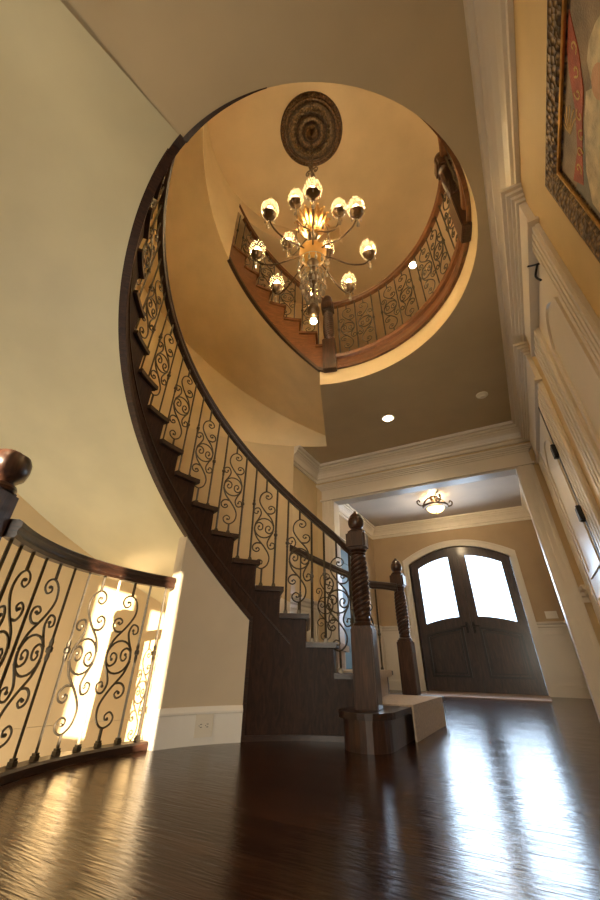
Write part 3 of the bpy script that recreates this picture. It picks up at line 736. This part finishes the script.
# short outer balustrade at the foot of the stair
RT_O = lambda t: .562+.02024*(t-115)+.90
ob = thing('outer_balustrade', 'short iron balustrade on the far side of the bottom steps, ending at the gold wall', 'railing', P(2.58, 108, .3))
path = [Vector((-1.14, 4.27, 1.16)), P(2.58, 99.5, RT_O(101.5))] + arc(2.58, 102, 122.6, RT_O, 2.5)
bm = nb(); sweep(bm, path, HP); part('handrail', bm, DARKW, ob, True)
k = 0
for n_ in range(2, 5):
    for q in (.10, .43, .77):
        th = TH1+STEP*(n_-1+q); z0 = RISE*n_
        if th > 121.5: continue
        put_baluster(ob, 'scroll' if k % 3 == 1 else 'bar', P(2.58, th, z0), th, RT_O(th)-.07-z0, .5 if k % 3 else .42); k += 1
# round guard on the upper floor
gd = thing('gallery_balustrade', 'curved iron scroll balustrade around the round opening on the upper floor', 'railing', P(RB, 60, 3.405))
ZG = 4.32
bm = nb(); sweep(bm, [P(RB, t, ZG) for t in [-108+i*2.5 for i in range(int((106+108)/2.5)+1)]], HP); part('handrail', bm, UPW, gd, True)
t = 101.0; k = 0; PAT = ['bar', 'scroll', 'plain', 'scroll', 'bar']
while t > -106:
    kd = PAT[k % 5]
    if abs(t-11.5) > 3.2: put_baluster(gd, kd, P(RB, t, 3.405), t, ZG-.07-3.405, .5, 1 if k % 5 == 1 else -1)
    t -= 4.9; k += 1
# basement guard
RBB = 1.32
bb = thing('basement_balustrade', 'curved iron scroll balustrade guarding the lower stairwell beside the white baseboard', 'railing', P(RBB, 190, .04))
bm = nb(); sweep(bm, arc(RBB, 165, 225.5, .935, 2.5), HP); part('handrail', bm, DARKW, bb, True)
bm = nb(); sweep(bm, arc(RBB, 165, 250, 0, 2.5), [(-.05, .001), (.05, .001), (.05, .03), (.04, .04), (-.04, .04), (-.05, .03)]); part('kerb', bm, DARKW, bb, True)
bs = [(167, 'bar', 1), (172.2, 'bar', 1), (177.4, 'scroll', 1), (182.6, 'plain', 1), (187.8, 'scroll', -1), (193, 'bar', 1), (198.2, 'bar', 1), (203.4, 'scroll', 1), (208.6, 'plain', 1), (213.8, 'scroll', -1), (219, 'bar', 1), (223.6, 'bar', 1)]
for t, kd, mi in bs: put_baluster(bb, kd, P(RBB, t, .04), t, .935-.07-.04, .53, -mi)

# ------------------------------------------------------------------ newel posts
def newel_meshes():
    out = {}
    bm = nb(); box(bm, (-.076, -.076, 0), (.076, .076, .455), bev=.006); box(bm, (-.068, -.068, .455), (.068, .068, .468), bev=.004); out['base_block'] = mesh('base_block', bm, NEWW)
    bm = nb(); lathe(bm, [(.064, .463), (.072, .475), (.064, .488), (.050, .495), (.058, .508), (.050, .52)], (0, 0, 0), 20)
    rings = []; nz, ns = 130, 40
    for i in range(nz+1):
        z = .518+(.432)*i/nz; f = math.sin(pi*i/nz)**.3 if 0 < i < nz else .0
        ring = []
        for j in range(ns):
            a = 2*pi*j/ns; c = abs(math.sin(2.5*(a - z*36)))
            ring.append(((.047+.021*c*f)*math.cos(a), (.047+.021*c*f)*math.sin(a), z))
        rings.append(ring)
    loft(bm, rings)
    lathe(bm, [(.048, .948), (.060, .96), (.050, .97), (.066, .982), (.062, .992)], (0, 0, 0), 20); out['twisted_shaft'] = mesh('twisted_shaft', bm, NEWW, True)
    bm = nb(); box(bm, (-.076, -.076, .99), (.076, .076, 1.128), bev=.018); out['cap_block'] = mesh('cap_block', bm, NEWW)
    bm = nb(); lathe(bm, [(.058, 1.122), (.066, 1.137), (.050, 1.148), (.040, 1.160), (.056, 1.172), (.063, 1.195), (.064, 1.215), (.058, 1.238), (.052, 1.242), (.046, 1.262), (.028, 1.282), (.014, 1.292), (.012, 1.302), (.0005, 1.306)], (0, 0, 0), 20); out['finial'] = mesh('finial', bm, NEWW, True)
    return out
NM = newel_meshes()
def newel(loc, rz, label, sc=1.0, name='newel_post'):
    t = thing(name, label, 'newel post', loc, 'newel posts'); t.rotation_euler = (0, 0, rz); t.scale = (sc, sc, sc)
    for k_, me in NM.items():
        o = bpy.data.objects.new(k_, me); COL.objects.link(o); o.parent = t
    return t
newel((-1.03, 2.825, RISE), .12, 'tall twisted dark wood newel post on the rounded near end of the bottom step')
newel((-1.14, 4.33, RISE), .0, 'twisted newel post at the far end of the bottom step, nearest the double doors', .955)
newel(P(RI, 106.5, 3.165), math.radians(106.5), 'twisted newel post at the foot of the upper flight, behind the chandelier')
newel(P(RI+.01, 11.5, 3.165), math.radians(11.5), 'newel post on the right rim of the round opening, seen from below')
# basement newel: square post with a flattened ball cap
bn = thing('newel_post', 'square newel post with sunlit round cap at the left edge, ending the low balustrade', 'newel post', (-1.84, .665, 0))
b0 = Vector((-1.84, .665, 0))
bm = nb(); box(bm, (b0.x-.075, b0.y-.075, 0), (b0.x+.075, b0.y+.075, 1.035), rz=.5, bev=.016); part('base_block', bm, NEWW, bn)
bm = nb(); lathe(bm, [(.074, 1.03), (.080, 1.042), (.074, 1.055), (.060, 1.062), (.064, 1.075), (.088, 1.095), (.097, 1.13), (.094, 1.165), (.082, 1.188), (.05, 1.197), (.044, 1.208), (.0005, 1.213)], (b0.x, b0.y, 0), 24); part('finial', bm, NEWW, bn, True)

# ------------------------------------------------------------------ upper flight
S2 = 9.0; T2 = 105.0; R2 = .2
st2 = thing('upper_staircase', 'upper flight of curved wooden stairs climbing left from the gallery behind the chandelier', 'staircase', P(RI, 106, F2))
def saw2(bm, ra, rb, ta, tb):
    for n_ in range(1, 13):
        a, b_ = T2+S2*(n_-1), T2+S2*n_; b_ = min(b_, tb)
        if b_ <= a: continue
        zt = F2+.222*n_-.034
        for i in range(4):
            u, v = a+(b_-a)*i/4, a+(b_-a)*(i+1)/4
            qs = [(ra, u), (rb, u), (rb, v), (ra, v)]
            lo = [bm.verts.new(P(r_, t_, max(3.19, BT2(t_)))) for r_, t_ in qs]; hi = [bm.verts.new(P(r_, t_, zt)) for r_, t_ in qs]
            bm.faces.new(lo[::-1]); bm.faces.new(hi)
            for e_ in range(4): f_ = (e_+1) % 4; bm.faces.new((lo[e_], lo[f_], hi[f_], hi[e_]))
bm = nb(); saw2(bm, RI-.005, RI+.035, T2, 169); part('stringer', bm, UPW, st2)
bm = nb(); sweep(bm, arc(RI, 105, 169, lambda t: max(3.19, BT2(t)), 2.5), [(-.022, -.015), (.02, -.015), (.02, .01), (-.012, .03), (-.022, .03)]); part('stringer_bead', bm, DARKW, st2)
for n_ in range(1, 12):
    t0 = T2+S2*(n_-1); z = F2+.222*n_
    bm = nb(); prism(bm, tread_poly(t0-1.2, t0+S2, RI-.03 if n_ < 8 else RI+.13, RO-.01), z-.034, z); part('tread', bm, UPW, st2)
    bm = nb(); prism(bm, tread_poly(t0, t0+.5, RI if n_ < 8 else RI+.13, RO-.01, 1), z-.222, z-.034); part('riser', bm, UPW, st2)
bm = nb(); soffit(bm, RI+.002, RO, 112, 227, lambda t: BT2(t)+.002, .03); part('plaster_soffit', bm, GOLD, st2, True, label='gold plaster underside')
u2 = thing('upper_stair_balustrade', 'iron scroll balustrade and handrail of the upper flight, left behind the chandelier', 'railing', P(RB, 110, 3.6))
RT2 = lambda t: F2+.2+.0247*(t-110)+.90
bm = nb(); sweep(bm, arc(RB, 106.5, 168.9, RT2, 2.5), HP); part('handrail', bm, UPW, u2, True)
k = 0
for n_ in range(1, 8):
    for q in (.3, .8):
        th = T2+S2*(n_-1+q); z0 = F2+.222*n_
        if th > 167.5 or th < 108: continue
        put_baluster(u2, 'scroll' if k % 3 == 1 else 'bar', P(RB, th, z0), th, RT2(th)-.07-z0, .5); k += 1

# ------------------------------------------------------------------ ceiling medallion and chandelier
AX, AY = -.845, 1.715
bm = nb()
pr = [(.39, 0), (.39, -.02), (.375, -.03), (.345, -.012), (.345, -.02), (.335, -.035), (.315, -.03), (.30, -.045), (.28, -.03), (.26, -.03), (.235, -.05), (.21, -.03), (.19, -.035), (.17, -.06), (.15, -.04), (.12, -.04), (.10, -.065), (.075, -.05), (.05, -.07), (.03, -.08), (.0005, -.085)]
lathe(bm, pr, (AX, AY, ZU), 48)
for k in range(48):
    a = 2*pi*k/48; sphere(bm, (AX+.362*math.cos(a), AY+.362*math.sin(a), ZU-.028), .015, 6)
for k in range(24):
    a = 2*pi*k/24; sphere(bm, (AX+.222*math.cos(a), AY+.222*math.sin(a), ZU-.046), .018, 6)
tag(obj('ceiling_medallion', bm, MEDAL, None, True), 'round carved dark bronze medallion on the upper ceiling above the chandelier', 'ceiling medallion')
ch = thing('chandelier', 'large crystal chandelier with glass globes hanging in the stairwell', 'chandelier', (AX, AY, 4.1))
bm = nb(); lathe(bm, [(.05, 5.97), (.06, 5.94), (.03, 5.90), (.012, 5.88)], (AX, AY, 0), 16); part('canopy', bm, BRASS, ch, True)
bm = nb()
z = 5.88; k = 0
while z > 4.06:
    pts = [(AX+(.016*math.cos(a) if k % 2 else 0), AY+(0 if k % 2 else .016*math.cos(a)), z-.03+.034*math.sin(a)) for a in [2*pi*i/10 for i in range(10)]]
    tube(bm, pts, .0045, 5, True); z -= .054; k += 1
for s in range(4):
    a = s*pi/2; c_, s_ = math.cos(a), math.sin(a)
    tube(bm, cat([(AX+c_*u, AY+s_*u, zz) for u, zz in ((.01, 5.0), (.05, 5.02), (.07, 4.97), (.05, 4.92), (.03, 4.95), (.045, 4.97))], 3), .007, 5)
part('chain', bm, BRASS, ch, True)
bm = nb()
lathe(bm, [(.0005, 4.07), (.02, 4.06), (.03, 4.02), (.012, 3.99), (.015, 3.8), (.035, 3.76), (.05, 3.70), (.035, 3.62), (.015, 3.58), (.03, 3.52), (.055, 3.45), (.07, 3.38), (.05, 3.30), (.02, 3.26), (.025, 3.18), (.045, 3.12), (.03, 3.06), (.012, 3.02), (.012, 2.78), (.03, 2.76), (.046, 2.73), (.050, 2.70), (.042, 2.66), (.02, 2.64), (.0005, 2.635)], (AX, AY, 0), 16); part('column', bm, BRASS, ch, True)
bm = nb(); lathe(bm, [(.115, 3.46), (.12, 3.44), (.105, 3.38), (.08, 3.33), (.04, 3.295), (.0005, 3.29)], (AX, AY, 0), 20); part('amber_bowl', bm, AMBER, ch, True, label='glowing amber glass bowl')
# plume of gilt leaves
bm = nb()
for k in range(16):
    a = 2*pi*k/16; c_, s_ = math.cos(a), math.sin(a)
    for rr, zz in ((.15, 3.98), (.10, 4.03)):
        tube(bm, cat([(AX+c_*u, AY+s_*u, q) for u, q in ((.02, 3.68), (rr*.45, 3.78), (rr*.8, 3.90), (rr, zz), (rr+.02, zz-.02))], 3), [.008, .012, .016, .018, .018, .018, .018, .016, .014, .012, .010, .008, .006], 5)
part('leaf_plume', bm, GILT, ch, True, label='gilt plume of curved leaves')
def drop(bm, p, s=1.0):
    lathe(bm, [(.0005, 0), (.005*s, -.008*s), (.0035*s, -.018*s), (.0005, -.022*s)], p, 6)
    lathe(bm, [(.0005, -.022*s), (.006*s, -.032*s), (.0105*s, -.055*s), (.009*s, -.068*s), (.0005, -.078*s)], p, 6)
# crystal clusters round the column
for (rr, zz, n, s) in ((.10, 3.05, 12, 1.3), (.075, 2.98, 10, 1.3), (.055, 2.90, 8, 1.3), (.03, 2.84, 6, 1.2), (.125, 3.28, 14, 1.3), (.15, 3.72, 12, 1.3), (.09, 3.14, 10, 1.3)):
    bm = nb()
    for k in range(n):
        a = 2*pi*(k+.3*zz)/n; drop(bm, (AX+rr*math.cos(a), AY+rr*math.sin(a), zz), s)
    tube(bm, [(AX+rr*math.cos(2*pi*i/20), AY+rr*math.sin(2*pi*i/20), zz) for i in range(20)], .0035, 4, True)
    part('crystal_tier', bm, CRYS, ch, True, label='ring of clear crystal drops')
GLP = [(.018, -.06), (.045, -.045), (.066, -.01), (.074, .03), (.068, .075), (.058, .11), (.054, .125)]
def arm(ang, rad, zb, zc):
    a = math.radians(ang); c_, s_ = math.cos(a), math.sin(a)
    def q(u, z): return (AX+c_*u, AY+s_*u, z)
    cup = zb-.065
    bm = nb(); tube(bm, cat([q(.03, zc), q(rad*.3, zc-.03), q(rad*.62, zc-.12), q(rad*.88, zc-.12 if zc-.12 < cup-.05 else cup-.08), q(rad, cup-.035), q(rad, cup)], 5), .0075, 6)
    ar = part('arm', bm, BRASS, ch, True)
    e = q(rad, zb)
    bm = nb(); lathe(bm, [(.0005, -.12), (.014, -.115), (.008, -.10), (.022, -.09), (.046, -.06), (.056, -.03), (.052, -.028), (.02, -.05), (.012, -.03), (.012, -.005), (.0005, -.005)], e, 12); sub('drip_cup', bm, BRASS, ar, True).matrix_parent_inverse = Matrix.Identity(4)
    bm = nb(); lathe(bm, [(r_, z_) for r_, z_ in GLP], e, 14)
    bmesh.ops.delete(bm, geom=[f for f in bm.faces if len(f.verts) > 4], context='FACES')
    g = sub('glass_globe', bm, GLOBE, ar, True)
    bm = nb(); sphere(bm, (e[0], e[1], e[2]+.03), .027, 8, 1.5); sub('bulb', bm, BULB, ar, True)
    for k in range(5):
        aa = a+k*pi/2; bm = nb()
        if k < 4: drop(bm, (e[0]+.05*math.cos(aa), e[1]+.05*math.sin(aa), e[2]-.045), .7)
        else: drop(bm, (e[0], e[1], e[2]-.12), 1.5)
        sub('crystal_drop', bm, CRYS, ar, True)
    light('POINT', 'chandelier_bulb_light', (e[0], e[1], e[2]+.03), 9.5, WARM, .03)
for k in range(8): arm(27+45*k if k else 29, .49, 3.47, 3.42)
for k in range(4): arm(265+90*k, .28, 3.86, 3.74)
# children of unparented-offset parts: parts carry a translation inverse, so sub-parts need the inverse of it
bm = nb(); sphere(bm, (AX, AY, 2.585), .026, 8); part('bottom_bulb', bm, BULB, ch, True, label='bare bright bulb below the column')
light('POINT', 'chandelier_bottom_light', (AX, AY, 2.58), 5, WARM, .02)

# ------------------------------------------------------------------ ceiling lights and small things
def downlight(x, y, z, label, e=25, g='recessed ceiling lights'):
    t = thing('recessed_light', label, 'ceiling light', (x, y, z), g)
    bm = nb(); lathe(bm, [(.085, 0), (.085, -.006), (.062, -.008), (.060, .0), (.062, -.001)], (x, y, z-.001), 24); part('trim_ring', bm, TRIM, t, True)
    bm = nb(); lathe(bm, [(.06, -.004), (.05, -.007), (.0005, -.008)], (x, y, z-.001), 20); part('lens', bm, LENS, t, True)
    light('SPOT', 'downlight_beam', (x, y, z-.03), e, WARM2, .05, direction=(0, 0, -1), spot=2.4)
downlight(-.893, 3.875, ZC, 'lit recessed ceiling light in front of the cased foyer opening', 22)
downlight(-.19, 4.18, ZU, 'lit recessed light on the upper ceiling beyond the gallery balustrade', 30)
downlight(-.95, -.21, ZC, 'recessed ceiling light just above the top edge, left', 14)
bm = nb(); lathe(bm, [(.062, 0), (.062, -.012), (.05, -.022), (.035, -.024), (.03, -.036), (.0005, -.038)], (.189, 3.90, ZC), 24); tag(obj('smoke_detector', bm, PLATE, None, True), 'small round white smoke detector on the hall ceiling', 'smoke detector')
# foyer lamp
fl = thing('foyer_ceiling_lamp', 'bronze bowl ceiling lamp with frosted glass glowing in the foyer', 'ceiling lamp', (-1.0, 7.2, 3.15))
LX, LY, LZ2 = -1.0, 7.2, 2.93
bm = nb(); lathe(bm, [(.07, 3.15), (.07, 3.12), (.03, 3.10), (.014, 3.08), (.014, 2.93)], (LX, LY, 0), 16); part('stem', bm, BRASS, fl, True)
bm = nb(); lathe(bm, [(.23, LZ2+.05), (.24, LZ2+.04), (.225, LZ2+.015), (.165, LZ2), (.16, LZ2+.01), (.20, LZ2+.035), (.222, LZ2+.05)], (LX, LY, 0), 28)
bm2 = bm; part('bowl_rim', bm, BRASS, fl, True)
bm = nb(); lathe(bm, [(.165, LZ2+.004), (.15, LZ2-.03), (.11, LZ2-.062), (.05, LZ2-.08), (.0005, LZ2-.082)], (LX, LY, 0), 24); part('glass_bowl', bm, BOWLG, fl, True, label='glowing frosted glass bowl')
bm = nb(); lathe(bm, [(.0005, LZ2-.12), (.012, LZ2-.11), (.02, LZ2-.09), (.008, LZ2-.08)], (LX, LY, 0), 10); part('finial', bm, BRASS, fl, True)
bm = nb()
for k in range(4):
    a = 2*pi*k/4+.5; c_, s_ = math.cos(a), math.sin(a)
    tube(bm, cat([(LX+c_*u, LY+s_*u, z_) for u, z_ in ((.02, 3.06), (.10, 3.12), (.18, 3.06), (.235, LZ2+.045), (.31, LZ2+.06), (.34, LZ2+.12), (.30, LZ2+.15), (.28, LZ2+.11))], 4), .014, 5)
part('scroll_arm', bm, BRASS, fl, True)
light('POINT', 'foyer_lamp_light', (LX, LY, LZ2+.10), 26, WARM2, .04)
light('POINT', 'foyer_lamp_down', (LX, LY, LZ2-.16), 10, WARM2, .08)
# outlet on the wall under the stair
def outlet(name, label, c, rz, gang=1, switch=False):
    t = thing(name, label, 'light switch' if switch else 'outlet', c, None if switch else 'wall outlets'); t.rotation_euler = (0, 0, rz)
    w_ = .057*(1+.64*(gang-1))
    bm = nb(); box(bm, (-w_, -.006, -.058), (w_, 0, .058), bev=.002); a = obj('cover_plate', bm, PLATE); a.parent = t
    for k in range(gang):
        u = (k-(gang-1)/2)*.046*1.6
        bm = nb()
        if switch: box(bm, (u-.016, -.010, -.033), (u+.016, -.006, .033)); o = obj('rocker', bm, PLATE); o.parent = t
        else:
            for s in (1, -1):
                for dx in (-.007, .007): box(bm, (u+dx-.0015, -.008, s*.021-.006), (u+dx+.0015, -.0055, s*.021+.006))
                box(bm, (u-.002, -.008, s*.021-.014), (u+.002, -.0055, s*.021-.010))
            o = obj('socket_slots', bm, SLOT); o.parent = t
    return t
po = P(RI-.026, 150.0, .095)
o_ = outlet('wall_outlet', 'white double electrical outlet on the tall baseboard below the stair', po, 0)
inw = Vector((CX-po.x, CYY-po.y, 0)).normalized()
# plate normal (local -y) faces the axis of the stairwell, sockets side by side
o_.rotation_euler = (Matrix.Rotation(math.atan2(inw.y, inw.x)+pi/2, 4, 'Z') @ Matrix.Rotation(pi/2, 4, 'Y')).to_euler()
outlet('wall_outlet', 'small white outlet on the white wainscot behind the bottom steps', (-2.322, 4.45, .32), pi/2)
outlet('light_switch', 'cream double light switch plate on the wall right of the double doors', (.40, FY-.001, 1.19), 0, 2, True)
# ------------------------------------------------------------------ framed painting
pt = thing('framed_painting', 'large painting in a carved gilt frame at the top right corner', 'painting', (XR, .5, 1.6))
PY0, PY1, PZ0, PZ1 = -.80, 1.215, .85, 2.215
fw_ = .125
prof = [(0, 0), (0, .03), (.015, .045), (.035, .05), (.08, .035), (.095, .042), (.11, .03), (.125, .02), (.125, 0)]
bm = nb()
corn = [(PY0, PZ0), (PY1, PZ0), (PY1, PZ1), (PY0, PZ1)]
sg = [(1, 1), (-1, 1), (-1, -1), (1, -1)]
rings = [[(XR-d, c[0]+s[0]*u, c[1]+s[1]*u) for u, d in prof] for c, s in zip(corn, sg)]; rings.append(rings[0]); loft(bm, rings, True, False)
part('frame', bm, FRAMEM, pt)
bm = nb()
for u, d in ((.006, .035), (.115, .03)):
    for i in range(4):
        c, s = corn[i], sg[i]; c2, s2 = corn[(i+1) % 4], sg[(i+1) % 4]
        tube(bm, [(XR-d, c[0]+s[0]*u, c[1]+s[1]*u), (XR-d, c2[0]+s2[0]*u, c2[1]+s2[1]*u)], .007, 6)
part('gilt_bead', bm, GILT, pt)
bm = nb(); box(bm, (XR-.02, PY0+.12, PZ0+.12), (XR-.005, PY1-.12, PZ1-.12)); cv = part('canvas', bm, CANVAS, pt)
def blob(bm, pts, d): prism_yz(bm, pts, XR-.02-d, XR-.0195)
bm = nb(); blob(bm, [(1.14, 1.95), (1.14, 1.2), (.2, 1.2), (.2, 1.75), (.7, 1.9)], .001); part('painted_ground', bm, PGREY, pt)
def band(pts, wd):
    L, Rr = [], []
    for i, p in enumerate(pts):
        a, b_ = Vector(pts[max(0, i-1)]), Vector(pts[min(len(pts)-1, i+1)]); d = (b_-a).normalized(); nn = Vector((-d.y, d.x))
        L.append(tuple(Vector(p)+nn*wd)); Rr.append(tuple(Vector(p)-nn*wd))
    return L + Rr[::-1]
def ribbon(bm, pts, wd, d):
    c = [tuple(v) for v in cat([(p[0], p[1], 0) for p in pts], 5)]; c = [(v[0], v[1]) for v in c]
    for i in range(len(c)-1):
        a, b_ = Vector(c[i]), Vector(c[i+1]); dd = (b_-a).normalized(); nn = Vector((-dd.y, dd.x))*wd
        blob(bm, [tuple(a+nn), tuple(b_+nn), tuple(b_-nn), tuple(a-nn)], d)
bm = nb(); blob(bm, [(.60, 2.09), (.70, 2.09), (.761, 2.061), (.842, 1.996), (.956, 1.958), (1.073, 1.973), (1.048, 1.886), (.939, 1.918), (.851, 1.937), (.769, 1.946), (.68, 2.003), (.622, 2.067)], .002)
part('painted_ribbon', bm, PRED, pt, label='red ribbon painted across the canvas')
for i in range(7):
    u = .68+i*.055; v = 2.04-.105*min(1, i/4)
    bm = nb(); ribbon(bm, [(u+(.004+.003*k_)*math.cos(k_*1.1+i), v+(.006+.0045*k_)*math.sin(k_*1.1+i)) for k_ in range(6)], .003, .003); part('painted_swirl', bm, PGOLD, pt)
for a in range(6):
    aa = math.radians(95+a*22); bm = nb(); ribbon(bm, [(.93, 2.03), (.93+.05*math.cos(aa), 2.03+.05*math.sin(aa)), (.93+.085*math.cos(aa+.15), 2.03+.085*math.sin(aa+.15))][:3], .003, .0015); part('painted_ray', bm, PGOLD, pt)
bm = nb(); blob(bm, [(.764, 1.925), (.849, 1.92), (.99, 1.872), (1.07, 1.80), (1.08, 1.5), (.55, 1.45), (.60, 1.70), (.70, 1.80)], .0025); part('painted_drapery', bm, PCREAM, pt)
bm = nb(); blob(bm, [(.56, 1.86), (.593, 1.90), (.64, 1.932), (.688, 1.935), (.727, 1.897), (.72, 1.83), (.66, 1.78), (.58, 1.80)], .003); part('painted_bonnet', bm, PCREAM, pt)
bm = nb(); blob(bm, [(.715+.045*math.cos(a), 1.845+.05*math.sin(a)) for a in [2*pi*i/16 for i in range(16)]], .0035); part('painted_face', bm, PFLESH, pt)
